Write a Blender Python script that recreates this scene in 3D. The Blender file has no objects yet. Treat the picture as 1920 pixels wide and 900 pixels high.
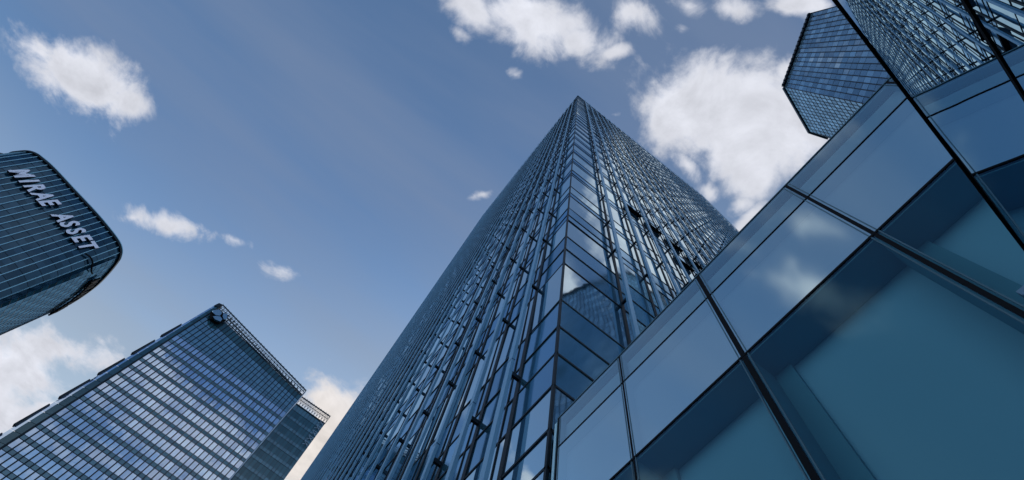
import bpy, bmesh, math, random
from mathutils import Vector, Matrix, noise
random.seed(7)
S = bpy.context.scene
COL = S.collection
R = math.radians
EYE = 1.6                      # camera height above the pavement; z values "e(z)" below are measured from the eye
# ------------------------------------------------------------------ camera
cam_d = bpy.data.cameras.new('camera'); cam = bpy.data.objects.new('camera', cam_d); COL.objects.link(cam)
S.camera = cam
cam_d.sensor_width = 36.0; cam_d.lens = 1043.4 / 1920 * 36.0
cam_d.clip_start = 0.05; cam_d.clip_end = 5000
rt = Vector((0.787822, -0.604940, 0.115688)); dn = Vector((0.609902, 0.740103, -0.283314)); fw = Vector((0.085767, 0.293759, 0.952024))
m = Matrix(((rt.x, -dn.x, -fw.x), (rt.y, -dn.y, -fw.y), (rt.z, -dn.z, -fw.z))).to_4x4()
m.translation = Vector((0, 0, EYE)); cam.matrix_world = m
# ------------------------------------------------------------------ world
SUN_AZ, SUN_EL = 66.0, 24.0     # azimuth from +X towards +Y
W = bpy.data.worlds.new('World'); S.world = W; W.use_nodes = True
nt = W.node_tree; nt.nodes.clear()
def N(t, **kw):
    n = nt.nodes.new(t)
    for k, v in kw.items(): setattr(n, k, v)
    return n
def L(a, b): nt.links.new(a, b)
def math_(op, a, b=None, c=None, clamp=False):
    n = N('ShaderNodeMath', operation=op); n.use_clamp = clamp
    for i, v in enumerate((a, b, c)):
        if v is None: continue
        if isinstance(v, (int, float)): n.inputs[i].default_value = v
        else: L(v, n.inputs[i])
    return n.outputs[0]
def mixc(fac, a, b, mode='MIX'):
    n = N('ShaderNodeMix', data_type='RGBA', blend_type=mode)
    for i, v in ((0, fac), (6, a), (7, b)):
        if isinstance(v, (int, float)): n.inputs[i].default_value = v
        elif isinstance(v, tuple): n.inputs[i].default_value = v + (1,)
        else: L(v, n.inputs[i])
    return n.outputs[2]
def mrange(v, a, b, c=0.0, d=1.0, kind='SMOOTHSTEP'):
    n = N('ShaderNodeMapRange', interpolation_type=kind)
    L(v, n.inputs[0])
    for i, x in zip((1, 2, 3, 4), (a, b, c, d)): n.inputs[i].default_value = x
    return n.outputs[0]
sky = N('ShaderNodeTexSky', sky_type='NISHITA'); sky.sun_disc = False
sky.sun_elevation = R(SUN_EL); sky.sun_rotation = R(90 - SUN_AZ)
sky.air_density = 1.0; sky.dust_density = 0.6; sky.ozone_density = 1.5
tc = N('ShaderNodeTexCoord'); sep = N('ShaderNodeSeparateXYZ'); L(tc.outputs['Generated'], sep.inputs[0])
z = math_('MAXIMUM', sep.outputs[2], 0.12)
px = math_('DIVIDE', sep.outputs[0], z); py = math_('DIVIDE', sep.outputs[1], z)
cmb = N('ShaderNodeCombineXYZ'); L(px, cmb.inputs[0]); L(py, cmb.inputs[1]); P = cmb.outputs[0]
def fbm(scale, detail=6.0, rough=0.55, dist=0.0, off=(0, 0, 0), vec=None):
    n = N('ShaderNodeTexNoise'); n.noise_dimensions = '3D'
    n.inputs['Scale'].default_value = scale; n.inputs['Detail'].default_value = detail
    n.inputs['Roughness'].default_value = rough; n.inputs['Distortion'].default_value = dist
    a = N('ShaderNodeVectorMath', operation='ADD'); L(vec or P, a.inputs[0]); a.inputs[1].default_value = off
    L(a.outputs[0], n.inputs['Vector']); return n.outputs[0]
CL = [(-0.825, 0.585, 13.263, 2.908, -0.685, 22.962, 0.9), (-0.732, 0.581, 9.042, 0.708, 2.317, 17.089, 1.3), (-0.645, 0.563, 16.029, -1.589, 8.758, 26.016, 1.0), (-0.854, 0.571, 34.197, -1.35, 15.338, 45.669, 0.4), (-0.476, 0.731, 8.386, -2.269, 13.099, 25.326, 0.62), (-0.537, 0.764, 15.622, -7.478, 35.387, 43.382, 0.45), (-0.343, 0.666, 18.666, -4.887, 21.822, 48.617, 0.38), (-0.231, 0.657, 13.052, -6.265, 24.62, 35.38, 0.45), (-0.541, 1.168, 5.047, -1.698, 10.258, 14.129, 0.9), (-0.639, 1.308, 5.881, -2.271, 6.865, 7.823, 1.2), (-0.472, 1.073, 16.012, -4.474, 14.881, 25.295, 0.5), (-0.558, 1.405, 4.565, -1.812, 11.543, 12.819, 1.0), (-0.612, 1.377, 4.623, -1.785, 5.21, 5.854, 0.8), (0.012, 0.856, 7.396, -2.543, 6.802, 14.675, 0.9), (0.059, 0.978, 5.272, -3.248, 5.375, 5.845, 1.1), (0.114, 0.837, 5.827, -3.829, 5.58, 6.16, 0.7), (-0.208, 0.024, 15.71, -2.627, 6.153, 25.35, 0.75), (-0.121, -0.026, 8.449, -1.682, 4.862, 19.996, 1.1), (-0.04, -0.039, 16.283, -8.948, 13.804, 26.271, 0.9), (0.025, -0.065, 16.181, -23.834, 50.626, 39.656, 0.6), (-0.208, 0.072, 31.531, -2.327, 8.625, 55.948, 0.3), (0.007, -0.132, 15.385, -5.46, 8.712, 26.344, 0.7), (0.071, -0.188, 16.589, -10.349, 18.201, 35.083, 0.65), (0.126, -0.226, 15.666, -12.464, 21.006, 33.541, 0.7), (0.088, -0.157, 28.995, -26.464, 29.351, 38.897, 0.4), (0.211, -0.296, 14.633, -14.935, 29.369, 39.291, 0.9), (0.201, -0.07, 10.058, -5.279, 6.853, 16.006, 1.25), (0.263, -0.109, 6.395, -4.007, 5.513, 11.271, 1.4), (0.346, -0.134, 9.202, -4.375, 4.609, 13.879, 1.1), (0.189, -0.117, 16.268, -15.269, 23.591, 30.557, 0.7), (0.265, -0.209, 5.3, -36.132, 31.532, 4.988, 0.8), (0.335, -0.181, 10.443, -10.684, 10.119, 12.98, 1.0), (0.247, 0.003, 17.448, 1.031, -3.768, 39.965, 0.7), (0.308, 0.017, 29.616, -1.563, -0.575, 42.514, 0.65), (0.354, -0.053, 5.911, -11.443, 20.109, 11.384, 0.75), (0.366, -0.002, 8.116, -23.776, 32.166, 10.396, 0.5), (0.397, 0.017, 1.728, -18.329, 46.154, 0.668, 0.8), (0.191, -0.018, 21.1, -4.323, 4.967, 31.979, 0.5), (-0.006, 0.273, 14.584, -18.474, 57.865, 42.311, 0.5), (0.092, 0.014, 34.811, -29.761, 48.651, 62.341, 0.42), (-0.088, 0.068, 41.42, -12.41, 22.159, 66.586, 0.3), (0.12, -0.037, 52.554, -46.378, 23.073, 29.726, 0.3), (-0.668, 0.538, 20.539, -0.292, 8.565, 36.215, 0.4)]
TINT = (1.25, 1.60, 1.82)
VEIL = (2.1, 2.7, 4.0)
LOW = (4.7, 5.7, 6.6)
CLOUD = (7.7, 7.9, 8.7)
CLOUDW = (8.8, 8.2, 7.8)
bump = None
CL += [(-.47, -.04, 9, 3, -7, 22, .42), (-.40, .05, 10, 4, -8, 26, .36), (-.62, .02, 6, 2, -5, 16, .6), (-.33, -.16, 8, 3, -6, 18, .6)]
for cx_, cy_, m00, m01, m10, m11, amp in CL:
    s = N('ShaderNodeVectorMath', operation='SUBTRACT'); L(P, s.inputs[0]); s.inputs[1].default_value = (cx_, cy_, 0)
    d1 = N('ShaderNodeVectorMath', operation='DOT_PRODUCT'); L(s.outputs[0], d1.inputs[0]); d1.inputs[1].default_value = (m00, m01, 0)
    d2 = N('ShaderNodeVectorMath', operation='DOT_PRODUCT'); L(s.outputs[0], d2.inputs[0]); d2.inputs[1].default_value = (m10, m11, 0)
    c = N('ShaderNodeCombineXYZ'); L(d1.outputs['Value'], c.inputs[0]); L(d2.outputs['Value'], c.inputs[1])
    ln = N('ShaderNodeVectorMath', operation='LENGTH'); L(c.outputs[0], ln.inputs[0])
    v = math_('MULTIPLY_ADD', ln.outputs['Value'], -0.80 * amp ** 0.4, amp)
    bump = v if bump is None else math_('MAXIMUM', bump, v)
# clouds over the rest of the sky (what the glass walls mirror)
dc = N('ShaderNodeVectorMath', operation='DISTANCE'); L(P, dc.inputs[0]); dc.inputs[1].default_value = (0.05, 0.45, 0)
far = mrange(dc.outputs['Value'], 1.05, 1.6)
gen = math_('MULTIPLY_ADD', fbm(1.3, 3, .5, 0, (9, 4, 2)), 3.2, -1.35)
gen = math_('MULTIPLY_ADD', math_('SUBTRACT', 1.0, far), -3.0, gen)
bump = math_('MAXIMUM', bump, gen)
bump = math_('MAXIMUM', bump, -1.0)
n1 = fbm(9.0, 9, .60, 0.35)
n2 = fbm(30.0, 5, .6, 0.2, (3, 1, 5))
dens = math_('ADD', bump, math_('MULTIPLY_ADD', n1, 2.2, -1.20))
dens = math_('ADD', dens, math_('MULTIPLY_ADD', n2, 0.5, -0.25))
alpha = mrange(dens, -0.08, 0.62)
# cloud light and shade: thick cores greyer, with billows
b1 = fbm(9.0, 9, .60, 0.35, (0.018, 0.03, 0))
relief = math_('SUBTRACT', n1, b1)
core = mrange(dens, 0.25, 1.3)
shade = math_('MULTIPLY_ADD', core, -0.04, 0.95)
shade = math_('ADD', shade, math_('MULTIPLY', relief, -0.6))
shade = math_('MULTIPLY', shade, mrange(fbm(5.0, 4, .5, 0, (5, 5, 5)), .25, .75, 1.04, .95, 'LINEAR'))
cc = N('ShaderNodeCombineXYZ')
# clear sky tint
base = mixc(1.0, sky.outputs[0], TINT, 'MULTIPLY')
# veil: thin high cirrus streaks and brighter air low in the sky
stretch = N('ShaderNodeMapping'); L(P, stretch.inputs[0]); stretch.inputs['Rotation'].default_value = (0, 0, R(38)); stretch.inputs['Scale'].default_value = (0.5, 2.2, 1)
veil = mrange(fbm(1.6, 5, .5, .3, (2, 7, 0), stretch.outputs[0]), .3, .72, 0.0, 0.6)
rad = N('ShaderNodeVectorMath', operation='DISTANCE'); L(P, rad.inputs[0]); rad.inputs[1].default_value = (-0.6, -0.3, 0)
low = mrange(rad.outputs['Value'], 0.8, 1.75, 0.0, 0.85)
base = mixc(veil, base, VEIL)
base = mixc(low, base, LOW)
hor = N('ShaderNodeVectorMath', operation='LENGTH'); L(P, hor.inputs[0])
base = mixc(mrange(hor.outputs['Value'], 1.9, 4.5), base, (9.5, 13.0, 17.5))  # unseen horizon ring, brightened to lift the ambient light on the walls
warm = N('ShaderNodeVectorMath', operation='DISTANCE'); L(P, warm.inputs[0]); warm.inputs[1].default_value = (0.03, 1.0, 0)
wm = mrange(warm.outputs['Value'], 0.05, 0.40, 1.0, 0.0)
ccol = mixc(wm, CLOUD, CLOUDW)
vs = N('ShaderNodeVectorMath', operation='SCALE'); L(ccol, vs.inputs[0]); L(shade, vs.inputs['Scale'])
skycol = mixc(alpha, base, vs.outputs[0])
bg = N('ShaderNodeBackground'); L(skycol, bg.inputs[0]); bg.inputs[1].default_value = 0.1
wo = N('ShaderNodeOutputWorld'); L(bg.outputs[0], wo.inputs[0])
# ------------------------------------------------------------------ sun
sd = bpy.data.lights.new('sun', 'SUN'); sd.energy = 2.0; sd.angle = R(0.5); sd.color = (1.0, 0.93, 0.84)
sun = bpy.data.objects.new('sun', sd); COL.objects.link(sun)
dv = Vector((math.cos(R(SUN_AZ)) * math.cos(R(SUN_EL)), math.sin(R(SUN_AZ)) * math.cos(R(SUN_EL)), math.sin(R(SUN_EL))))
sun.rotation_euler = dv.to_track_quat('Z', 'Y').to_euler(); sun.location = dv * 300
S.view_settings.view_transform = 'Standard'; S.view_settings.look = 'None'; S.view_settings.gamma = 1.0
S.view_settings.exposure = 0.0; S.view_settings.use_curve_mapping = False
S.cycles.max_bounces = 8; S.cycles.glossy_bounces = 4; S.cycles.transparent_max_bounces = 12
S.cycles.caustics_reflective = False; S.cycles.caustics_refractive = False

# ------------------------------------------------------------------ materials
def mat(name):
    m_ = bpy.data.materials.new(name); m_.use_nodes = True; m_.node_tree.nodes.clear(); return m_
def noisy(t, col, amt, scale, kind='Object'):
    nd = t.nodes; tcn = nd.new('ShaderNodeTexCoord'); ns = nd.new('ShaderNodeTexNoise'); ns.inputs['Scale'].default_value = scale; ns.inputs['Detail'].default_value = 5
    t.links.new(tcn.outputs[kind], ns.inputs['Vector'])
    mx = nd.new('ShaderNodeMix'); mx.data_type = 'RGBA'
    mx.inputs[6].default_value = tuple(c * (1 - amt) for c in col) + (1,); mx.inputs[7].default_value = tuple(min(1, c * (1 + amt)) for c in col) + (1,)
    t.links.new(ns.outputs[0], mx.inputs[0]); return mx.outputs[2], ns.outputs[0]
def solid(name, col, rough=.5, metal=0.0, amt=.12, scale=3.0):
    m_ = mat(name); t = m_.node_tree; b = t.nodes.new('ShaderNodeBsdfPrincipled'); o = t.nodes.new('ShaderNodeOutputMaterial')
    c, f = noisy(t, col, amt, scale); t.links.new(c, b.inputs['Base Color'])
    b.inputs['Roughness'].default_value = rough; b.inputs['Specular IOR Level'].default_value = .15 if max(col) < .05 else .5; b.inputs['Metallic'].default_value = metal
    t.links.new(b.outputs[0], o.inputs[0]); return m_
def glass_wall(name, col, refl, base_fac=.25, ior=1.8, rough=.02, wob=.0, wscale=.5, jitter=.25, seed=0.0):
    """coated curtain-wall glass: mirror coat over a dark body, each pane very slightly different"""
    m_ = mat(name); t = m_.node_tree; nd = t.nodes
    df = nd.new('ShaderNodeBsdfDiffuse'); gl = nd.new('ShaderNodeBsdfGlossy'); mx = nd.new('ShaderNodeMixShader'); o = nd.new('ShaderNodeOutputMaterial')
    at = nd.new('ShaderNodeAttribute'); at.attribute_name = 'pane'
    g = nd.new('ShaderNodeMix'); g.data_type = 'RGBA'
    g.inputs[6].default_value = tuple(c * (1 - jitter) for c in col) + (1,); g.inputs[7].default_value = tuple(c * (1 + jitter) for c in col) + (1,)
    t.links.new(at.outputs['Fac'], g.inputs[0]); t.links.new(g.outputs[2], df.inputs[0])
    gl.inputs['Roughness'].default_value = rough
    g2 = nd.new('ShaderNodeMix'); g2.data_type = 'RGBA'; t.links.new(at.outputs['Fac'], g2.inputs[0])
    g2.inputs[6].default_value = tuple(c * (1 - jitter * .45) for c in refl) + (1,); g2.inputs[7].default_value = tuple(min(1, c * (1 + jitter * .2)) for c in refl) + (1,)
    t.links.new(g2.outputs[2], gl.inputs[0])
    fr = nd.new('ShaderNodeFresnel'); fr.inputs[0].default_value = ior
    mr = nd.new('ShaderNodeMapRange'); t.links.new(fr.outputs[0], mr.inputs[0]); mr.inputs[3].default_value = base_fac; mr.inputs[4].default_value = 1.0
    if wob > 0:
        tcn = nd.new('ShaderNodeTexCoord'); ns = nd.new('ShaderNodeTexNoise'); ns.inputs['Scale'].default_value = wscale; ns.inputs['Detail'].default_value = 2
        t.links.new(tcn.outputs['Object'], ns.inputs['Vector'])
        bp = nd.new('ShaderNodeBump'); bp.inputs['Strength'].default_value = 1.0; bp.inputs['Distance'].default_value = wob
        t.links.new(ns.outputs[0], bp.inputs['Height']); t.links.new(bp.outputs[0], gl.inputs['Normal'])
    t.links.new(mr.outputs[0], mx.inputs[0]); t.links.new(df.outputs[0], mx.inputs[1]); t.links.new(gl.outputs[0], mx.inputs[2])
    t.links.new(mx.outputs[0], o.inputs[0]); return m_
def clear_glass(name, tint, refl=(.9, .95, 1), base_fac=.06, ior=1.6, rough=.0, wob=.0):
    m_ = mat(name); t = m_.node_tree; nd = t.nodes
    tr = nd.new('ShaderNodeBsdfTransparent'); tr.inputs[0].default_value = tint + (1,)
    gl = nd.new('ShaderNodeBsdfGlossy'); gl.inputs[0].default_value = refl + (1,); gl.inputs['Roughness'].default_value = rough
    fr = nd.new('ShaderNodeFresnel'); fr.inputs[0].default_value = ior
    mr = nd.new('ShaderNodeMapRange'); t.links.new(fr.outputs[0], mr.inputs[0]); mr.inputs[3].default_value = base_fac; mr.inputs[4].default_value = 1.0
    if wob > 0:
        tcn = nd.new('ShaderNodeTexCoord'); ns = nd.new('ShaderNodeTexNoise'); ns.inputs['Scale'].default_value = .8; ns.inputs['Detail'].default_value = 1
        t.links.new(tcn.outputs['Object'], ns.inputs['Vector'])
        bp = nd.new('ShaderNodeBump'); bp.inputs['Distance'].default_value = wob
        t.links.new(ns.outputs[0], bp.inputs['Height']); t.links.new(bp.outputs[0], gl.inputs['Normal'])
    mx = nd.new('ShaderNodeMixShader'); o = nd.new('ShaderNodeOutputMaterial')
    t.links.new(mr.outputs[0], mx.inputs[0]); t.links.new(tr.outputs[0], mx.inputs[1]); t.links.new(gl.outputs[0], mx.inputs[2])
    t.links.new(mx.outputs[0], o.inputs[0]); return m_
RF = (.62, .80, .95)
M = dict(
    tw_glass=glass_wall('tower_glass', (.035, .11, .20), (.76, .92, 1.0), .66, 1.6, .03, .004, .6),
    tw_spandrel=glass_wall('tower_spandrel_glass', (.03, .11, .17), (.44, .66, .88), .42, 1.6, .08, .004, .6),
    tw_dark=solid('tower_mullion', (.006, .015, .024), .5, .1),
    tw_fin=solid('tower_fin', (.15, .36, .56), .4, .2, .12, .4),
    core=solid('building_core', (.01, .03, .045), .8),
    roofing=solid('roof_membrane', (.12, .15, .17), .9),
    lw_glass=glass_wall('lower_tower_glass', (.11, .21, .42), (.68, .82, 1.0), .64, 1.8, .03, .006, .4, .35),
    ur_dim=glass_wall('faceted_tower_dim_glass', (.09, .18, .26), (.55, .72, .88), .32, 1.6, .08, .01, .3, .3),
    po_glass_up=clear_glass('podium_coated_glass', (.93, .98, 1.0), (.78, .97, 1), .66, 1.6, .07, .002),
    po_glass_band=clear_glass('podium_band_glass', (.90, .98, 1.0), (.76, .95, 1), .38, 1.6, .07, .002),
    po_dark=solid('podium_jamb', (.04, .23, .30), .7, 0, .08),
    lw_crown=glass_wall('lower_tower_crown_glass', (.03, .11, .16), (.52, .70, .86), .34, 1.6),
    lw_spandrel=glass_wall('lower_tower_spandrel', (.02, .08, .12), (.36, .54, .66), .24, 1.5, .2),
    lw_teal=glass_wall('teal_side_glass', (.015, .06, .085), (.30, .45, .55), .14, 1.5, .15),
    lw_dark=solid('lower_tower_mullion', (.008, .018, .028), .4, .2),
    steel=solid('crown_steel', (.02, .05, .075), .45, .5),
    silver=solid('silver_trim', (.35, .48, .62), .35, .5),
    mi_glass=glass_wall('curved_tower_glass', (.004, .022, .042), (.20, .36, .54), .11, 1.5, .06, .004, .4, .4),
    mi_side=glass_wall('curved_tower_side_glass', (.008, .038, .065), (.26, .44, .58), .20, 1.5, .08, .004, .4, .4),
    mi_rib=solid('curved_tower_rib', (.20, .42, .56), .4, .5),
    letter=solid('sign_letter_face', (.62, .68, .85), .5, 0, .04),
    ur_glass=glass_wall('faceted_tower_glass', (.13, .24, .34), (.62, .80, .95), .42, 1.8, .05, .01, .3, .5),
    ur_facet=glass_wall('faceted_tower_lower_glass', (.12, .24, .36), (.55, .70, .9), .06, 1.3, .08, .004, .3, .3),
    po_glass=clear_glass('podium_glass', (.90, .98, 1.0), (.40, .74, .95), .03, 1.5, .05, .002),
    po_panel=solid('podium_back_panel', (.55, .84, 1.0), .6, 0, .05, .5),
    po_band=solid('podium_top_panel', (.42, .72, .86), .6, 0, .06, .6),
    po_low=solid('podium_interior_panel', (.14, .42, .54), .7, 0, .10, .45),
    po_reveal=solid('podium_reveal', (.12, .30, .36), .6, .1, .08),
    po_edge=solid('podium_glass_edge', (.05, .13, .17), .4, .2, .1),
    black=solid('black_gasket', (.004, .006, .009), .9, 0),
    ve_glass=glass_wall('vestibule_glass', (.02, .07, .11), (.54, .70, .79), .62, 1.6, .0, .003, .7),
    paving=solid('granite_paving', (.18, .18, .19), .8, 0, .2, 2.0),
)
# ------------------------------------------------------------------ helpers
class MB:
    """collects quads / prisms, builds ONE mesh object"""
    def __init__(s): s.v = []; s.f = []; s.mi = []; s.pane = []
    def quad(s, a, b, c, d, mi=0, pane=0.5):
        i = len(s.v); s.v += [tuple(a), tuple(b), tuple(c), tuple(d)]; s.f.append((i, i+1, i+2, i+3)); s.mi.append(mi); s.pane.append(pane)
    def hexa(s, p, mi=0):
        """p: 8 corners, 0-3 bottom ring, 4-7 top ring"""
        i = len(s.v); s.v += [tuple(q) for q in p]
        for f in ((3,2,1,0), (4,5,6,7), (0,1,5,4), (1,2,6,5), (2,3,7,6), (3,0,4,7)):
            s.f.append(tuple(i + k for k in f)); s.mi.append(mi); s.pane.append(.5)
    def box(s, x0, x1, y0, y1, z0, z1, mi=0):
        s.hexa([(x0,y0,z0),(x1,y0,z0),(x1,y1,z0),(x0,y1,z0),(x0,y0,z1),(x1,y0,z1),(x1,y1,z1),(x0,y1,z1)], mi)
    def bar(s, a, b, w, d, nrm, mi=0, out=0.0):
        """bar from a to b; w across, d along nrm starting at 'out'"""
        a, b, nrm = Vector(a), Vector(b), Vector(nrm).normalized()
        t = (b - a).normalized(); sd_ = t.cross(nrm).normalized() * (w / 2)
        o0 = nrm * out; o1 = nrm * (out + d)
        s.hexa([a - sd_ + o0, a + sd_ + o0, a + sd_ + o1, a - sd_ + o1, b - sd_ + o0, b + sd_ + o0, b + sd_ + o1, b - sd_ + o1], mi)
    def prism(s, pts, z0, z1, mi=0, mi_top=None):
        n = len(pts); i = len(s.v)
        s.v += [(p[0], p[1], z0) for p in pts] + [(p[0], p[1], z1) for p in pts]
        for k in range(n):
            j = (k + 1) % n; s.f.append((i+k, i+j, i+n+j, i+n+k)); s.mi.append(mi); s.pane.append(.5)
        s.f.append(tuple(i+n+k for k in range(n))); s.mi.append(mi if mi_top is None else mi_top); s.pane.append(.5)
        s.f.append(tuple(i+n-1-k for k in range(n))); s.mi.append(mi); s.pane.append(.5)
    def build(s, name, mats, parent=None):
        me = bpy.data.meshes.new(name); me.from_pydata(s.v, [], s.f)
        if not isinstance(mats, (list, tuple)): mats = [mats]
        for q in mats: me.materials.append(q)
        me.polygons.foreach_set('material_index', s.mi)
        at = me.attributes.new('pane', 'FLOAT', 'FACE'); at.data.foreach_set('value', s.pane)
        me.update()
        o = bpy.data.objects.new(name, me); COL.objects.link(o)
        if parent is not None:
            o.parent = parent; o.matrix_parent_inverse = Matrix.Translation(parent.location).inverted()
        return o
def thing(name, label, cat, loc=(0, 0, 0), group=None):
    o = bpy.data.objects.new(name, None); COL.objects.link(o); o.location = loc; o.empty_display_size = .5
    o['label'] = label; o['category'] = cat
    if group: o['group'] = group
    return o
def lerp(a, b, t): return a + (b - a) * t
class Facade:
    """a planar (or bilinear) piece of curtain wall given by its 4 corners, seen from outside; P00-P10 the foot, P01-P11 the head"""
    def __init__(s, P00, P10, P11, P01, out=None):
        s.c = [Vector(p) for p in (P00, P10, P11, P01)]
        n_ = (s.c[1] - s.c[0]).cross(s.c[3] - s.c[0])
        if n_.length < 1e-6: n_ = (s.c[1] - s.c[0]).cross(s.c[2] - s.c[0])
        s.n = n_.normalized()
        if out is not None and s.n.dot(Vector(out)) < 0: s.n = -s.n
    def p(s, u, v):
        a = lerp(s.c[0], s.c[1], u); b = lerp(s.c[3], s.c[2], u); return lerp(a, b, v)
    def panes(s, us, vs, kind, tilt=.002, pane_of=None):
        """list of (corners, material index, pane value)"""
        r = []
        for i in range(len(us) - 1):
            for j in range(len(vs) - 1):
                q = [s.p(us[i], vs[j]), s.p(us[i+1], vs[j]), s.p(us[i+1], vs[j+1]), s.p(us[i], vs[j+1])]
                w = (q[1] - q[0]).length; h = (q[3] - q[0]).length
                if w < 1e-4 and (q[2]-q[3]).length < 1e-4: continue
                tw, th = random.gauss(0, tilt) * w, random.gauss(0, tilt) * h
                q = [q[0] + s.n * (-tw - th), q[1] + s.n * (tw - th), q[2] + s.n * (tw + th), q[3] + s.n * (-tw + th)]
                if (q[1]-q[0]).cross(q[3]-q[0]).dot(s.n) < 0: q = q[::-1]
                r.append((q, kind(i, j), random.random()))
        return r
CAMP = Vector((0, 0, EYE))
def place_panes(panes, mats, parent, keep=100):
    """the panes that show largest are parts of their own, the rest one part"""
    def size(pn):
        q = pn[0]; c = (q[0] + q[1] + q[2] + q[3]) / 4; d = c - CAMP
        nn = (q[1] - q[0]).cross(q[3] - q[0])
        return abs(nn.dot(d.normalized())) / d.length_squared
    if len(panes) > keep: panes = sorted(panes, key=size, reverse=True)
    for q, mi, pv in panes[:keep]:
        b = MB(); b.quad(*q, 0, pv); b.build('window_pane', mats[mi], parent)
    rest = panes[keep:]
    if rest:
        b = MB()
        for q, mi, pv in rest: b.quad(*q, mi, pv)
        o = b.build('window_pane', mats, parent); o['kind'] = 'stuff'
e = lambda zz: zz + EYE
# ------------------------------------------------------------------ ground
g = MB(); g.quad((-1500, -1500, 0), (1500, -1500, 0), (1500, 1500, 0), (-1500, 1500, 0))
go = g.build('ground', M['paving']); go['kind'] = 'structure'

# ------------------------------------------------------------------ central tower
XC, YC = 2.55, 3.71            # its near corner
YF, XF = 40.2, 39.8            # far ends of the two faces
HT = e(128.0)
lines = [e(v) for v in (1.2, 3.4, 5.6, 6.35, 7.45, 8.47, 9.52, 10.80, 13.17, 14.4, 15.6, 17.55, 18.2, 19.2, 21.3, 21.9, 23.2)]
zz = e(26.0)
storeys = []
while zz < HT - 6:
    lines += [zz, zz + .55, zz + 1.45]; storeys.append(zz); zz += 3.95 if zz < 40 else 3.75
tower = thing('glass_tower', 'tall central tower of blue glass with a sharp near corner and projecting vertical fins', 'tower', (XC, YC, 0))
lines_all = [0.0] + lines + [HT - 1.2, HT]
spand = set()
for k in range(len(lines_all) - 1):
    if lines_all[k+1] - lines_all[k] < 1.3 and lines_all[k] > 8: spand.add(k)
brackets = []
def tower_face(axis):
    """axis 'y': left face on the plane x=XC; axis 'x': right face on the plane y=YC"""
    if axis == 'y':
        a0, a1, first, pitch = YC, YF, 4.81, 1.262; fc = Facade((XC, YF, 0), (XC, YC, 0), (XC, YC, HT), (XC, YF, HT), (-1, 0, 0))
        pt = lambda a, z, o: Vector((XC - o, a, z)); nrm = (-1, 0, 0)
    else:
        a0, a1, first, pitch = XC, XF, 4.46, 1.36; fc = Facade((XC, YC, 0), (XF, YC, 0), (XF, YC, HT), (XC, YC, HT), (0, -1, 0))
        pt = lambda a, z, o: Vector((a, YC - o, z)); nrm = (0, -1, 0)
    darks = []; a = first
    while a < a1 - .4: darks.append(a); a += pitch
    thin = [d + .27 for d in darks if d + .27 < a1 - .3]
    cols = sorted([a0, a1] + darks + thin)
    to_u = (lambda a: (a1 - a) / (a1 - a0)) if axis == 'y' else (lambda a: (a - a0) / (a1 - a0))
    us = sorted(to_u(c) for c in cols); vs = [q / HT for q in lines_all]
    pn = fc.panes(us, vs, lambda i, j: 1 if j in spand else 0, .0022)
    g = MB()
    for d in darks: g.bar(pt(d, 0, 0), pt(d, HT, 0), .12 if axis == 'y' else .10, .022, nrm, 0)
    for d in thin: g.bar(pt(d, 0, 0), pt(d, HT, 0), .030, .018, nrm, 0)
    for zl in lines: g.bar(pt(a0, zl, 0), pt(a1, zl, 0), .052, .016, nrm, 0)
    g.bar(pt(a0, HT - 1.2, 0), pt(a1, HT - 1.2, 0), .08, .06, nrm, 0)
    g.build('mullion_grid', M['tw_dark'], tower)
    top = HT + .9
    for d in darks:
        f = MB()
        # fin blade in lengths with open joints
        z0 = 0.0; seg = [e(9.4), e(17.2)] + [s + 1.0 for s in storeys[::2]] + [top]
        for z1 in seg:
            c = pt(d, 0, .25)
            if axis == 'y': f.box(c.x - .035, c.x + .035, c.y - .07, c.y + .07, z0, z1 - .03, 0)
            else: f.box(c.x - .07, c.x + .07, c.y - .035, c.y + .035, z0, z1 - .03, 0)
            z0 = z1
        fo = f.build('fin', M['tw_fin'], tower)
        for zl in [e(5.0), e(9.0), e(13.5), e(17.8), e(21.6)] + [s + .3 for s in storeys]:
            c0 = pt(d, zl, .022); c1 = pt(d, zl, .215)
            x0, x1 = sorted((c0.x, c1.x)); y0, y1 = sorted((c0.y, c1.y))
            if axis == 'y': y0 -= .03; y1 += .03
            else: x0 -= .03; x1 += .03
            brackets.append((x0, x1, y0, y1, zl - .055, zl + .055))
    return pn
pn = tower_face('y') + tower_face('x')
brackets.sort(key=lambda q: (Vector((q[0], q[2], q[4])) - CAMP).length)
for q in brackets[:100]:
    b = MB(); b.box(*q); b.build('bracket', M['tw_dark'], tower)
b = MB()
for q in brackets[100:]: b.box(*q)
o = b.build('bracket', M['tw_dark'], tower); o['kind'] = 'stuff'
# a few ventilation windows standing open on the right face
vents = []
for a, z0 in ((6.63, 29.7), (8.0, 29.5), (9.35, 29.2), (10.7, 28.8), (9.35, 26.2), (10.7, 25.9)):
    v = MB(); y0 = YC
    v.hexa([(a - .5, y0 - .03, e(z0 - .75)), (a + .5, y0 - .03, e(z0 - .75)), (a + .5, y0 - .17, e(z0 - .75)), (a - .5, y0 - .17, e(z0 - .75)),
            (a - .5, y0 - .03, e(z0)), (a + .5, y0 - .03, e(z0)), (a + .5, y0 - .06, e(z0)), (a - .5, y0 - .06, e(z0))], 0)
    v.build('open_vent_window', M['black'], tower)
place_panes(pn, [M['tw_glass'], M['tw_spandrel']], tower)
b = MB(); b.box(XC + .06, XF, YC + .06, YF, .0, HT - .05); b.build('building_core', M['core'], tower)
b = MB(); b.box(XC - .016, XC + .03, YC - .016, YC + .03, 0, HT + 1.6); b.build('corner_post', M['tw_dark'], tower)
b = MB()
b.box(XC - .02, XF, YC - .06, YC + .1, HT, HT + .8); b.box(XC - .06, XC + .1, YC, YF, HT, HT + .8)
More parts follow.
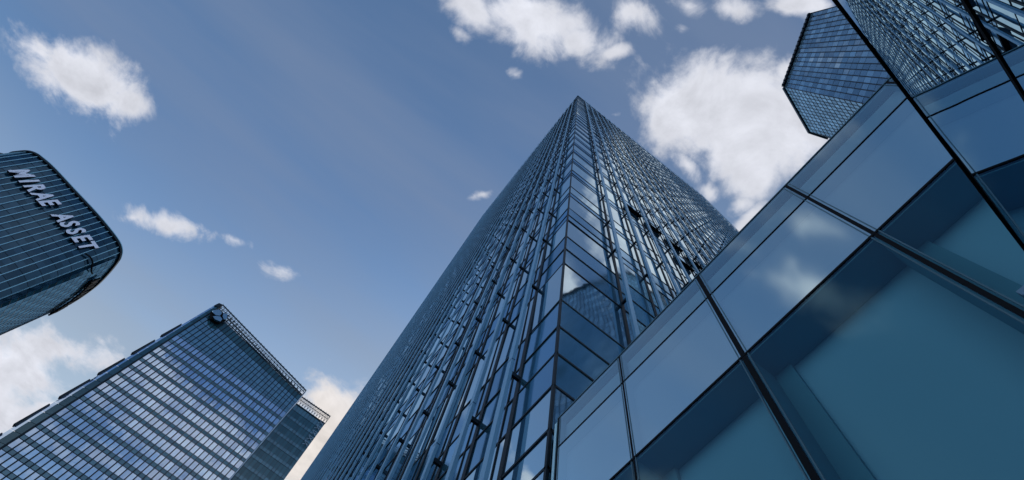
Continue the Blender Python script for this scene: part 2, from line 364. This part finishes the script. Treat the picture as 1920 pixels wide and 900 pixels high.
b.box(XC, XF, YF - .2, YF, HT, HT + .8); b.box(XF - .2, XF, YC, YF, HT, HT + .8)
b.build('parapet', M['tw_fin'], tower)
b = MB(); b.box(XC + .3, XF - .3, YC + .3, YF - .3, HT - .04, HT + .1); b.build('roof', M['roofing'], tower)

# ------------------------------------------------------------------ glass podium wall beside the camera
PX = 2.55
podium = thing('glass_podium', 'low glass block in the right foreground with big frosted blue panels and black joints', 'building', (PX, 0, 0))
ys = [-4.65, -3.25, -1.857, -0.467, 0.925, 2.32, 3.515]
zs = [0.0, e(.9), e(4.44), e(5.77), e(6.39)]
PD = .20
for i in range(len(ys) - 1):
    y0, y1 = ys[i], ys[i+1]
    for j in range(len(zs) - 1):
        z0, z1 = zs[j], zs[j+1]
        q = MB(); q.quad((PX, y1 - .012, z0 + .012), (PX, y0 + .012, z0 + .012), (PX, y0 + .012, z1 - .012), (PX, y1 - .012, z1 - .012))
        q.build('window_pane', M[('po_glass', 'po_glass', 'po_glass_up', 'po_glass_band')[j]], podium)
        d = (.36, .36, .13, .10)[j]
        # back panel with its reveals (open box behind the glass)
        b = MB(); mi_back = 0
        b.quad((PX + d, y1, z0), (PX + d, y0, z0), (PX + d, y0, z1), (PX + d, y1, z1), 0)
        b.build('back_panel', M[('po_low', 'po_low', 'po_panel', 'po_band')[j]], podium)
        b = MB(); r = .014
        b.box(PX + .02, PX + d - .003, y0 + .004, y0 + .03, z0 + .03, z1 - .03); b.box(PX + .02, PX + d - .003, y1 - .03, y1 - .004, z0 + .03, z1 - .03)
        b.box(PX + .02, PX + d - .003, y0 + .004, y1 - .004, z1 - .03, z1 - .004); b.box(PX + .02, PX + d - .003, y0 + .004, y1 - .004, z0 + .004, z0 + .03)
        b.build('reveal', M['po_dark' if j < 2 else 'po_reveal'], podium)
        if j <= 1:
            b = MB(); xb = PX + d - .05
            b.box(xb, PX + d - .004, y1 - .20, y1 - .031, z0 + .031, z1 - .031); b.build('inner_jamb', M['po_dark'], podium)
        if False:
            # inner lining frame standing in front of the back panel
            b = MB(); xb = PX + d - .05
            b.box(xb, PX + d - .004, y0 + .031, y0 + .22, z0 + .031, z1 - .031); b.box(xb, PX + d - .004, y1 - .22, y1 - .031, z0 + .031, z1 - .031)
            b.box(xb, PX + d - .004, y0 + .221, y1 - .221, z1 - .16, z1 - .031)
            b.build('inner_frame', M['po_reveal'], podium)
# joints
for i, y in enumerate(ys):
    b = MB(); w = (.012, .012, .012, .015, .024, .010, .009)[i]
    b.box(PX - .004, PX + .02, y - w, y + w, 0, e(6.388))
    b.build('mullion', M['black'], podium)
    b = MB()
    b.box(PX - .004, PX + .015, y + w + .016, y + w + .026, 0, e(6.38)); b.box(PX - .004, PX + .015, y - w - .026, y - w - .016, 0, e(6.38))
    b.build('glass_edge', M['po_edge'], podium)
for z_ in zs[1:-1]:
    b = MB(); h_ = .013 if z_ < e(5) else .008; b.box(PX - .006, PX + .021, ys[0], ys[-1], z_ - h_, z_ + h_); b.build('transom', M['black'], podium)
b = MB(); b.box(PX - .008, PX + .12, ys[0], ys[-1] + .03, e(6.39), e(6.39) + .02); b.build('coping', M['po_edge'], podium)
b = MB(); b.box(PX + .02, PX + .12, ys[-1] + .03, YC - .08, 0, e(6.39)); b.build('end_pane', M['po_band'], podium)
# body behind: side, back and roof
b = MB(); b.box(PX + .5, PX + 7.5, ys[0], YC - .2, 0, e(6.3)); b.build('building_core', M['core'], podium)
b = MB(); b.box(PX + .1, PX + 7.6, ys[0] - .1, YC - .1, e(6.3), e(6.38)); b.build('roof', M['roofing'], podium)
b = MB(); b.box(PX + .03, PX + 7.6, ys[0] - .12, ys[0] - .03, 0, e(6.29)); b.build('side_wall', M['po_reveal'], podium)
# brackets of the blind rail seen through the clear panes
b = MB(); b.box(PX + .20, PX + .31, .66, .90, e(2.72), e(2.80)); b.build('blind_rail', M['steel'], podium)
b = MB(); b.box(PX + .04, PX + .10, -1.8, -.56, e(3.07), e(3.12)); b.box(PX + .11, PX + .2, -1.8, -.52, e(3.02), e(3.06)); b.build('blind_rail', M['silver'], podium)

# ------------------------------------------------------------------ mirror glass vestibule wall right above the camera
vn = Vector((.15, -1, -.18)).normalized(); vc = .40
vest = thing('entrance_vestibule', 'dark mirror-glass side wall leaning out at the top right corner, reflecting the tower fins', 'vestibule', (1.4, -.95, 0))
def on_v(x, zr):               # point on the leaning plane
    return Vector((x, (vc - vn.x * x - vn.z * zr) / vn.y, e(zr)))
xa, xb_ = .25, 2.46
ztop = lambda x: 2.205 + .105 * (x - .54)
zmid = lambda x: 1.277 + .22 * (x - .505)
rows = [-1.55, .15]
levels = [lambda x: -1.55, lambda x: .15, zmid, ztop]
for f0, f1 in zip(levels, levels[1:]):
    q = MB(); q.quad(on_v(xa, f0(xa)), on_v(xb_, f0(xb_)), on_v(xb_, f1(xb_)), on_v(xa, f1(xa))); q.build('window_pane', M['ve_glass'], vest)
for f0 in levels[1:3]:
    b = MB(); b.bar(on_v(xa, f0(xa)), on_v(xb_, f0(xb_)), .014, .006, -vn, 0, -.003); b.build('transom', M['black'], vest)
b = MB(); b.bar(on_v(xa, ztop(xa)), on_v(xb_, ztop(xb_)), .011, .018, -vn, 0, -.012); b.build('top_rail', M['black'], vest)
b = MB(); b.bar(on_v(xa, -1.58), on_v(xa, ztop(xa)), .03, .03, -vn, 0, -.02); b.build('end_post', M['black'], vest)
b = MB()
q4 = [on_v(xa, -1.58), on_v(xb_, -1.58), on_v(xb_, ztop(xb_) - .03), on_v(xa, ztop(xa) - .03)]
b.hexa([q4[0] + vn * .02, q4[1] + vn * .02, q4[1] + vn * .06, q4[0] + vn * .06, q4[3] + vn * .02, q4[2] + vn * .02, q4[2] + vn * .06, q4[3] + vn * .06]); b.build('wall_core', M['black'], vest)

# ------------------------------------------------------------------ lower tower at the bottom left
Y2 = 130.0
XL, XR = Y2 * -.341 / .94, Y2 * -.0565
ZL, ZR = e(Y2 * 1.235), e(Y2 * 1.158)
lower = thing('office_tower', 'broad office tower at lower left with pale floor bands, sloping lattice crown and dark emblem', 'tower', (XL, Y2, 0))
fc = Facade((XL, Y2, 0), (XR, Y2, 0), (XR, Y2, ZR), (XL, Y2, ZL), (0, -1, 0))
def zcut(u, k): return k
nb = 29; us = [i / nb for i in range(nb + 1)]
FL = 3.78
pn = []; g = MB(); gb = MB()
hz = [0.0]
while hz[-1] < ZR - 15: hz.append(hz[-1] + FL)
zt = hz[-1]
def quadp(x0, x1, z0, z1, y=Y2): return [Vector((x0, y, z0)), Vector((x1, y, z0)), Vector((x1, y, z1)), Vector((x0, y, z1))]
def jit(q, t):
    w = (q[1] - q[0]).length; h = (q[3] - q[0]).length
    a, b_ = random.gauss(0, t) * w, random.gauss(0, t) * h
    o = Vector((0, -1, 0)); return [q[0] - o * (a + b_), q[1] + o * (a - b_), q[2] + o * (a + b_), q[3] + o * (b_ - a)]
dark_floor = len(hz) - 19
for i in range(nb):
    x0, x1 = lerp(XL, XR, us[i]), lerp(XL, XR, us[i+1])
    for k in range(len(hz) - 1):
        pn.append((jit(quadp(x0, x1, hz[k], hz[k] + 1.15), .001), 2 if k == dark_floor else 1, random.random()))
        pn.append((jit(quadp(x0, x1, hz[k] + 1.15, hz[k+1]), .0012), 2 if k == dark_floor else 0, random.random()))
    # above the last floor the wall follows the sloping crown: teal band, then dark louvre band
    za, zb = lerp(ZL, ZR, us[i]) - 1, lerp(ZL, ZR, us[i+1]) - 1
    for (f0, f1, mi) in ((0, .17, 3), (.17, .34, 3), (.34, .48, 3), (.48, .62, 3), (.62, .82, 2)):
        pn.append(([Vector((x0, Y2, lerp(zt, za, f0))), Vector((x1, Y2, lerp(zt, zb, f0))), Vector((x1, Y2, lerp(zt, zb, f1))), Vector((x0, Y2, lerp(zt, za, f1)))], mi, random.random()))
    g.bar((x0, Y2, 0), (x0, Y2, za), .24, .16, (0, -1, 0))
g.bar((XR, Y2, 0), (XR, Y2, ZR - 1), .2, .2, (0, -1, 0))
for h in hz[1:]:
    g.bar((XL, Y2, h), (XR, Y2, h), .10, .06, (0, -1, 0)); g.bar((XL, Y2, h + 1.15), (XR, Y2, h + 1.15), .06, .06, (0, -1, 0))
for f0 in (.17, .34, .48, .62, .82): g.bar((XL, Y2, lerp(zt, ZL - 1, f0)), (XR, Y2, lerp(zt, ZR - 1, f0)), .10, .06, (0, -1, 0))
g.build('mullion_grid', M['lw_dark'], lower)
place_panes(pn, [M['lw_glass'], M['lw_spandrel'], M['lw_teal'], M['lw_crown']], lower)
# lattice crown along the roofline
def lattice(x0, x1, y, zb0, zt0, zb1, zt1, n, parent, w=.16):
    b = MB(); nr = (0, -1, 0)
    b.bar((x0, y, zt0), (x1, y, zt1), w * 1.9, .3, nr); b.bar((x0, y, zb0), (x1, y, zb1), w, .3, nr)
    b.bar((x0, y, lerp(zb0, zt0, .55)), (x1, y, lerp(zb1, zt1, .55)), w * .7, .15, nr, 0, .31)
    for k in range(n):
        t0, t1 = k / n, (k + 1) / n
        xa_, xb2 = lerp(x0, x1, t0), lerp(x0, x1, t1)
        a0_, a1_ = lerp(zb0, zb1, t0), lerp(zt0, zt1, t0); b0_, b1_ = lerp(zb0, zb1, t1), lerp(zt0, zt1, t1)
        b.bar((xa_, y, a0_), (xa_, y, a1_), w * .8, .2, nr, 0, .05)
        b.bar((xa_, y, a0_), (xb2, y, b1_), w * .55, .14, nr, 0, .46); b.bar((xa_, y, a1_), (xb2, y, b0_), w * .55, .14, nr, 0, .61)
    b.bar((x1, y, zb1), (x1, y, zt1), w * 1.2, .2, nr, 0, .05)
    return b.build('roof_lattice', M['steel'], parent)
def zf(f, t): return lerp(lerp(zt, ZL - 1, f), lerp(zt, ZR - 1, f), t)
lattice(XL, XR, Y2, zf(.84, 0), ZL, zf(.84, 1), ZR, 30, lower)
lattice(XL, XR, Y2 + 2.2, zf(.84, 0), ZL - .2, zf(.84, 1), ZR - .2, 15, lower, .2)
b = MB(); b.bar((XR + .12, Y2, 0), (XR + .12, Y2, ZR - .5), .22, .5, (0, -1, 0), 0, -.25); b.build('corner_trim', M['silver'], lower)
# narrow teal wing down the left edge, with stepped black ledges
XW = XL - 2.2
def wingx(z): return XW - .9 + 1.3 * (z / ZL) ** 3
fw_ = MB(); nz_ = 46
for k in range(nz_):
    z0, z1 = ZL * k / nz_, ZL * (k + 1) / nz_ - .10
    for (f0, f1) in ((0, .3), (.3, .97)):
        for_ = [Vector((lerp(wingx(z0), XL, f0), Y2 + .7 * (1 - f0), z0)), Vector((lerp(wingx(z0), XL, f1), Y2 + .7 * (1 - f1), z0)),
                Vector((lerp(wingx(z1), XL, f1), Y2 + .7 * (1 - f1), z1)), Vector((lerp(wingx(z1), XL, f0), Y2 + .7 * (1 - f0), z1))]
        fw_.quad(*for_, 0 if f0 == 0 else 1, random.random())
fw_.build('side_wing', [M['lw_glass'], M['lw_teal']], lower)
b = MB(); b.bar((XL - .1, Y2, 0), (XL - .1, Y2, ZL - .4), .28, .3, (0, -1, 0)); b.build('edge_mullion', M['lw_dark'], lower)
for k in range(9):
    zc = ZL * (.30 + .068 * k); b = MB()
    b.hexa([(wingx(zc) - .5, Y2 + .4, zc), (wingx(zc) + .1, Y2 + .4, zc), (wingx(zc) + .1, Y2 + 1.4, zc), (wingx(zc) - .5, Y2 + 1.4, zc),
            (wingx(zc) - .15, Y2 + .4, zc + 8.2), (wingx(zc) + .1, Y2 + .4, zc + 8.2), (wingx(zc) + .1, Y2 + 1.4, zc + 8.2), (wingx(zc) - .15, Y2 + 1.4, zc + 8.2)])
    b.build('edge_ledge', M['lw_dark'], lower)
b = MB()
b.hexa([(XW, Y2 + .75, 0), (XR, Y2 + .15, 0), (XR, Y2 + 34, 0), (XW, Y2 + 34, 0), (XW + .6, Y2 + .75, zf(.84, 0)), (XR, Y2 + .15, zf(.84, 1)), (XR, Y2 + 34, zf(.84, 1)), (XW + .6, Y2 + 34, zf(.84, 0))])
b.build('building_core', M['core'], lower)
b = MB(); b.hexa([(XW + .5, Y2 + .3, ZL - 2), (XL, Y2 - .1, ZL - 2), (XL, Y2 + 4, ZL - 2), (XW + .5, Y2 + 4, ZL - 2), (XW + .7, Y2 + .3, ZL + .3), (XL, Y2 - .1, ZL + .3), (XL, Y2 + 4, ZL + .3), (XW + .7, Y2 + 4, ZL + .3)]); b.build('wing_cap', M['lw_dark'], lower)
# emblem: angular ribbon standing off the glass
ex, ez = XL + 2.6, ZL - 7.6
def emb(pts, y0, y1, mat_, nm):
    b = MB(); n = len(pts); i = 0
    b.v = [(ex + p[0], y0, ez + p[1]) for p in pts] + [(ex + p[0], y1, ez + p[1]) for p in pts]
    for k in range(n):
        j = (k + 1) % n; b.f.append((k, j, n + j, n + k))
    b.f.append(tuple(range(n))[::-1]); b.f.append(tuple(n + k for k in range(n)))
    b.mi = [0] * len(b.f); b.pane = [.5] * len(b.f); return b.build(nm, mat_, lower)
emo = emb([(-2.4, .2), (-1.5, 2.6), (1.3, 3.4), (2.7, 1.3), (2.2, -1.6), (-.6, -2.2)], Y2 - .5, Y2 - 1.3, M['black'], 'emblem')
for sh in ([(-2.3, .6), (-1.4, 2.7), (.1, 2.2), (.5, .5), (-.4, -.4), (-1.6, -.2)], [(-.2, -.7), (.8, .3), (1.9, -.1), (2.2, -1.5), (.6, -2.1), (-.6, -1.6)], [(.5, 2.4), (1.5, 3.2), (2.6, 1.4), (2.3, .2), (1.2, 1.0)]):
    b = emb(sh, Y2 - 1.32, Y2 - 1.9, M['lw_teal'], 'emblem_facet'); b.parent = emo; b.matrix_parent_inverse = Matrix()
# annex, the lower block to its right and behind
annex = thing('annex_block', 'narrow dark glass block stepping down behind the right edge of the broad office tower', 'building', (XR, Y2 + 3, 0))
YA = Y2 + 1.2; XA = .0262 * YA + .5; HA0, HA1 = e(YA * 1.132), e(YA * 1.134)
pn = []; g = MB(); na = 10
hz2 = [0.0]
while hz2[-1] < HA1 - 9: hz2.append(hz2[-1] + FL)
for i in range(na):
    x0, x1 = lerp(XR + .3, XA, i / na), lerp(XR + .3, XA, (i + 1) / na)
    for k in range(len(hz2) - 1):
        pn.append((quadp(x0, x1, hz2[k], hz2[k] + 1.2, YA), 1, random.random())); pn.append((quadp(x0, x1, hz2[k] + 1.2, hz2[k+1], YA), 0, random.random()))
    pn.append((quadp(x0, x1, hz2[-1], HA1 - 4, YA), 1, random.random()))
    g.bar((x0, YA, 0), (x0, YA, HA1 - 3.5), .10, .08, (0, -1, 0))
for h in hz2[1:]: g.bar((XR + .3, YA, h), (XA, YA, h), .08, .05, (0, -1, 0))
g.build('mullion_grid', M['lw_dark'], annex)
place_panes(pn, [M['lw_teal'], M['lw_spandrel']], annex, 60)
lattice(XR + .3, XA, YA, HA1 - 4, HA0, HA1 - 4, HA1, 12, annex, .15)
b = MB()
for k in range(5):
    z0 = HA1 - 4 - k * 2.6
    b.bar((XA - .15, YA, z0), (XA - 1.9, YA, z0 - 1.3), .10, .12, (0, -1, 0), 0, .10); b.bar((XA - 1.9, YA, z0), (XA - .15, YA, z0 - 1.3), .10, .12, (0, -1, 0), 0, .24)
    b.bar((XA - 1.9, YA, z0), (XA - .15, YA, z0), .10, .12, (0, -1, 0), 0, .38)
b.build('side_lattice', M['silver'], annex)
b = MB(); b.box(XR + .35, XA, YA + .1, YA + 24, 0, HA1 - 4.1); b.build('building_core', M['core'], annex)

# ------------------------------------------------------------------ curved tower with the sign
KM = 1.12
plan = [(-112, 103), (-98.9, 99.3), (-95.7, 96.3), (-93.9, 94.6), (-92.6, 93.7), (-91.3, 93.25), (-89.8, 93.2), (-86.3, 93.6), (-79.5, 95.3), (-72.7, 97.0), (-68.1, 98.5), (-65.4, 99.6), (-64.0, 100.5), (-63.1, 101.8), (-62.75, 103.2), (-62.7, 104.6), (-63.3, 109.0), (-64.6, 114.8), (-67.5, 122.7), (-71.2, 130.2)]
plan = [Vector((a * KM, b_ * KM, 0)) for a, b_ in plan]
HM = 120 * KM + EYE
curved = thing('curved_tower', 'dark tower with rounded corners at the left edge carrying white letters below its roofline', 'tower', (-75 * KM, 110 * KM, 0))
# resample the outline evenly
def resample(pts, step):
    out = [pts[0].copy()]; acc = 0
    for a, b_ in zip(pts, pts[1:]):
        l = (b_ - a).length; t = step - acc
        while t <= l: out.append(a.lerp(b_, t / l)); t += step
        acc = (acc + l) % step
    out.append(pts[-1].copy()); return out
# round the outline (Catmull-Rom)
def smooth(pts, n=6):
    o = []
    for i in range(len(pts) - 1):
        p0 = pts[max(i-1, 0)]; p1 = pts[i]; p2 = pts[i+1]; p3 = pts[min(i+2, len(pts)-1)]
        for k in range(n):
            t = k / n; o.append(.5 * ((2*p1) + (p2 - p0)*t + (2*p0 - 5*p1 + 4*p2 - p3)*t*t + (3*p1 - p0 - 3*p2 + p3)*t*t*t))
    o.append(pts[-1]); return o
fine = smooth(plan); ring = resample(fine, 1.45 * KM)
hz3 = [HM - 2.2 - 1.95 * k for k in range(int((HM - 3) / 1.95))][::-1]
hz3 = [0.0] + hz3 + [HM - .9]
pn = []; g = MB(); g2 = MB()
UPV = Vector((0, 0, 1))
nose = max(range(len(ring)), key=lambda i: ring[i].x)
for i in range(len(ring) - 1):
    a, b_ = ring[i], ring[i+1]; nr = (b_ - a).cross(UPV).normalized()
    side = i >= nose - 1
    for k in range(len(hz3) - 1):
        q = [Vector((a.x, a.y, hz3[k])), Vector((b_.x, b_.y, hz3[k])), Vector((b_.x, b_.y, hz3[k+1])), Vector((a.x, a.y, hz3[k+1]))]
        pn.append((q, 1 if side else 0, random.random() if not side else (.1 + .8 * ((i + k) % 2))))
    g.bar((a.x, a.y, 0), (a.x, a.y, HM - .8), .17 if not side else .10, .22 if not side else .06, nr, 0 if not side else 1)
    for k, h in enumerate(hz3[1:-1]):
        if k % 2 == 0 or side: g2.bar((a.x, a.y, h), (b_.x, b_.y, h), .07, .04, nr)
g.build('rib_grid', [M['mi_rib'], M['mi_glass']], curved); g2.build('floor_joint', M['lw_dark'], curved)
place_panes(pn, [M['mi_glass'], M['mi_side']], curved)
b = MB()
for a, b_ in zip(fine, fine[1:]):
    nr = (b_ - a).cross(UPV).normalized()
    for (o0, o1, z0, z1, mi) in ((-.2, .45, HM - .8, HM - .1, 0), (-.2, .25, HM - .1, HM + .35, 1)):
        p = [a + nr * o1, b_ + nr * o1, b_ + nr * o0, a + nr * o0]
        b.hexa([(v.x, v.y, z0) for v in p] + [(v.x, v.y, z1) for v in p], mi)
b.build('parapet', [M['lw_dark'], M['mi_rib']], curved)
back = [Vector((-118 * KM, 150 * KM, 0))]
inner = [p - (fine[min(i+1, len(fine)-1)] - fine[max(i-1, 0)]).cross(UPV).normalized() * .15 for i, p in enumerate(fine)]
b = MB(); b.prism([(v.x, v.y) for v in (inner + back)], 0, HM - 1.0); b.build('building_core', [M['core']], curved)
# lettering following the wall
def char_geo(ch, shear=.32, bold=.035, depth=.06):
    cu = bpy.data.curves.new('letter', 'FONT'); cu.body = ch; cu.size = 1.0; cu.shear = shear; cu.offset = bold; cu.extrude = depth; cu.resolution_u = 3
    o = bpy.data.objects.new('letter', cu); COL.objects.link(o)
    dg = bpy.context.evaluated_depsgraph_get(); dg.update(); me = o.evaluated_get(dg).to_mesh()
    vs_ = [v.co.copy() for v in me.vertices]; fs = [tuple(p.vertices) for p in me.polygons]
    o.evaluated_get(dg).to_mesh_clear(); bpy.data.objects.remove(o); bpy.data.curves.remove(cu)
    return vs_, fs
arc = [0.0]
for a, b_ in zip(fine, fine[1:]): arc.append(arc[-1] + (b_ - a).length)
def at_arc(s_):
    s_ = max(0, min(arc[-1] - 1e-3, s_))
    k = max(i for i in range(len(arc)) if arc[i] <= s_); k = min(k, len(fine) - 2)
    t = (s_ - arc[k]) / max(1e-6, arc[k+1] - arc[k]); a, b_ = fine[k], fine[k+1]
    return a.lerp(b_, t), (b_ - a).cross(UPV).normalized(), (b_ - a).normalized()
def lettering(text, s0, s1, zbase, hcap, wx, name, face, parent, shear=.32, rail=False):
    b = MB(); geo = [None if ch == ' ' else char_geo(ch, shear) for ch in text]
    wid = [.32 if g_ is None else max(v.x for v in g_[0]) - min(v.x for v in g_[0]) - shear * .5 for g_ in geo]
    gap = .20; tot = sum(wid) + gap * (len(text) - 1); pos = 0
    for g_, w_ in zip(geo, wid):
        cs = s0 + (s1 - s0) * (pos + w_ / 2) / tot; pos += w_ + gap
        if g_ is None: continue
        vs_, fs = g_; xs = [v.x for v in vs_]; x0, x1 = min(xs), max(xs); wx = (s1 - s0) / tot
        off = len(b.v)
        for v in vs_:
            p, nr, tg = at_arc(cs)
            w = p + tg * ((v.x - (x0 + x1) / 2) * wx) + nr * (.6 + v.z * 4.0) + UPV * (zbase + v.y / .73 * hcap)
            b.v.append(tuple(w))
        for f in fs:
            b.f.append(tuple(off + k for k in f)); b.pane.append(.5); b.mi.append(0 if all(vs_[k].z > .05 for k in f) else 1)
    if rail:
        k_ = 14
        for i in range(k_):
            p0, n0, _t = at_arc(lerp(s0, s1, i / k_)); p1, n1_, _t = at_arc(lerp(s0, s1, (i + 1.02) / k_))
            b.bar(p0 + UPV * (zbase + hcap * .5), p1 + UPV * (zbase + hcap * .5), .35, .35, n0, 0, .2)
    return b.build(name, face, parent)
def arc_of(x, y):
    return arc[min(range(len(fine)), key=lambda i: (fine[i].x - x * KM) ** 2 + (fine[i].y - y * KM) ** 2)]
sA, sB = arc_of(-87.3, 93.5), arc_of(-65.2, 99.9)
SA, SB = sA, sB
lettering('MIRAE ASSET', SA, SB, HM - 11.9, 4.8, 3.6, 'sign_lettering', [M['letter'], M['lw_dark']], curved)
sC, sD = arc_of(-63.3, 109.0), arc_of(-68.5, 125)
lettering('MIRAE ASSET', sC, sD, HM - 6.6, 3.0, 2.2, 'sign_lettering', M['black'], curved, 0, True)
b = MB()
s_ = SB + .3; prev = None
for k in range(9):
    p, nr, tg = at_arc(s_ + k * .8); w = p + nr * .5 + UPV * (HM - 11.5 + k * .28 + .5 * math.sin(k * .8))
    if prev: b.bar(prev, w, .3, .3, nr)
    prev = w
b.build('wavy_strip', M['black'], curved)  # black wavy strip running on after the last letter
b = MB(); p, nr, tg = at_arc(arc_of(-101, 101.5))
c_ = p + nr * .5 + UPV * (HM - 15)
for k in range(12):
    a0_, a1_ = 2*math.pi*k/12, 2*math.pi*(k+1)/12
    rad_ = 1.9
    b.hexa([c_, c_ + (tg*math.cos(a0_) + UPV*math.sin(a0_))*rad_, c_ + (tg*math.cos(a1_) + UPV*math.sin(a1_))*rad_, c_ + nr*.01,
            c_ + nr*.6, c_ + (tg*math.cos(a0_) + UPV*math.sin(a0_))*rad_ + nr*.6, c_ + (tg*math.cos(a1_) + UPV*math.sin(a1_))*rad_ + nr*.6, c_ + nr*.61])
b.build('round_emblem', M['black'], curved)

# ------------------------------------------------------------------ faceted tower upper right
HU = e(150.0)
A0 = Vector((34.55, -44.14, HU)); A1 = Vector((41.84, -28.37, HU)); A2 = Vector((54.5, -24.4, HU)); A3 = Vector((58.96, -26.03, HU))
dW = (A1 - A0).normalized(); nW = dW.cross(UPV).normalized()
if nW.dot(Vector((-1, 0, 0))) < 0: nW = -nW
ray_f = Vector((.85, -.527, 2.111)); tt = (A1 - CAMP).dot(nW) / ray_f.dot(nW); F0 = CAMP + ray_f * tt      # a point on the fold
fold = (F0 - A1); FB = A1 + fold * (HU / (HU - F0.z)) * .995
faceted = thing('faceted_tower', 'pale gridded glass tower with a slanted facet, rising behind the frosted glass block', 'tower', (A0.x, A0.y, 0))
def foot(p): return Vector((p.x, p.y, 0))
nf, ncol = 40, 17
# main face: from A0 (left foot) to the fold
fm = Facade(foot(A0), Vector((FB.x, FB.y, 0)), A1, A0, nW)
us = [i / ncol for i in range(ncol + 1)]; nv = 62; vs = [i / nv for i in range(nv + 1)]
pn = fm.panes(us, vs, lambda i, j: 0 if j % 2 else 2, .004)
ff = Facade(Vector((FB.x, FB.y, 0)), foot(A2), A2, A1, Vector((-.3, 1, -.1)))
pn += ff.panes([i / 13 for i in range(14)], vs, lambda i, j: 1, .002)
fr_ = Facade(foot(A2), foot(A3), A3, A2, Vector((.3, 1, 0)))
pn += fr_.panes([i / 4 for i in range(5)], vs, lambda i, j: 1, .002)
g = MB()
for u in us: g.bar(fm.p(u, 0), fm.p(u, 1), .17, .10, nW)
for k in range(1, nv): g.bar(fm.p(0, k / nv), fm.p(1, k / nv), .025, .02, nW)
for k in range(1, nv): g.bar(ff.p(0, k / nv), ff.p(1, k / nv), .34, .05, ff.n)
for i in range(14): g.bar(ff.p(i / 13, 0), ff.p(i / 13, 1), .09, .05, ff.n, 0, .051)
for u in (1, .5): g.bar(fr_.p(u, 0), fr_.p(u, 1), .12, .06, fr_.n)
g.build('mullion_grid', M['lw_dark'], faceted)
place_panes(pn, [M['ur_glass'], M['ur_facet'], M['ur_dim']], faceted)
b = MB()
for a, b_, nr, n in ((A0, A1, nW, 17), (A1, A2, ff.n, 0), (A2, A3, fr_.n, 0)):
    b.bar(a, b_, 1.0, .5, Vector((nr.x, nr.y, 0)))
    for k in range(n):
        p = a.lerp(b_, (k + .5) / n); t = (b_ - a).normalized() * .16
        b.bar(p - t + Vector((0, 0, -.2)), p + t + Vector((0, 0, -.2)), .6, .22, Vector((nr.x, nr.y, 0)), 0, .5)
b.build('parapet', M['lw_dark'], faceted)
g = MB()
for u0 in (.10, .17): pass
for k in range(7):
    for i in (1, 2): g.bar(fm.p(us[i] - .02, .70 + .003 * k + .0005 * i), fm.p(us[i] + .04, .70 + .003 * k), .2, .1, nW, 0, .15)
g.build('louvre', M['black'], faceted)
bk = Vector((24, -20, 0))
b = MB()
base_ = [foot(A0), Vector((FB.x, FB.y, 0)), foot(A2), foot(A3), Vector((75, -45, 0)), Vector((60, -62, 0))]
topz = [Vector((v.x, v.y, HU - .3)) for v in (A0, A1, A2, A3)] + [Vector((75, -45, HU - .3)), Vector((60, -62, HU - .3))]
cen = sum(base_, Vector()) / 6
sh_ = lambda v: v + (Vector((cen.x, cen.y, v.z)) - v) * .13
b.v = [tuple(sh_(v)) for v in base_] + [tuple(sh_(v)) for v in topz]
for k in range(6): b.f.append((k, (k+1) % 6, 6 + (k+1) % 6, 6 + k))
b.f.append((6, 7, 8, 9, 10, 11)); b.f.append((5, 4, 3, 2, 1, 0)); b.mi = [0]*8; b.pane = [.5]*8
b.build('building_core', M['core'], faceted)
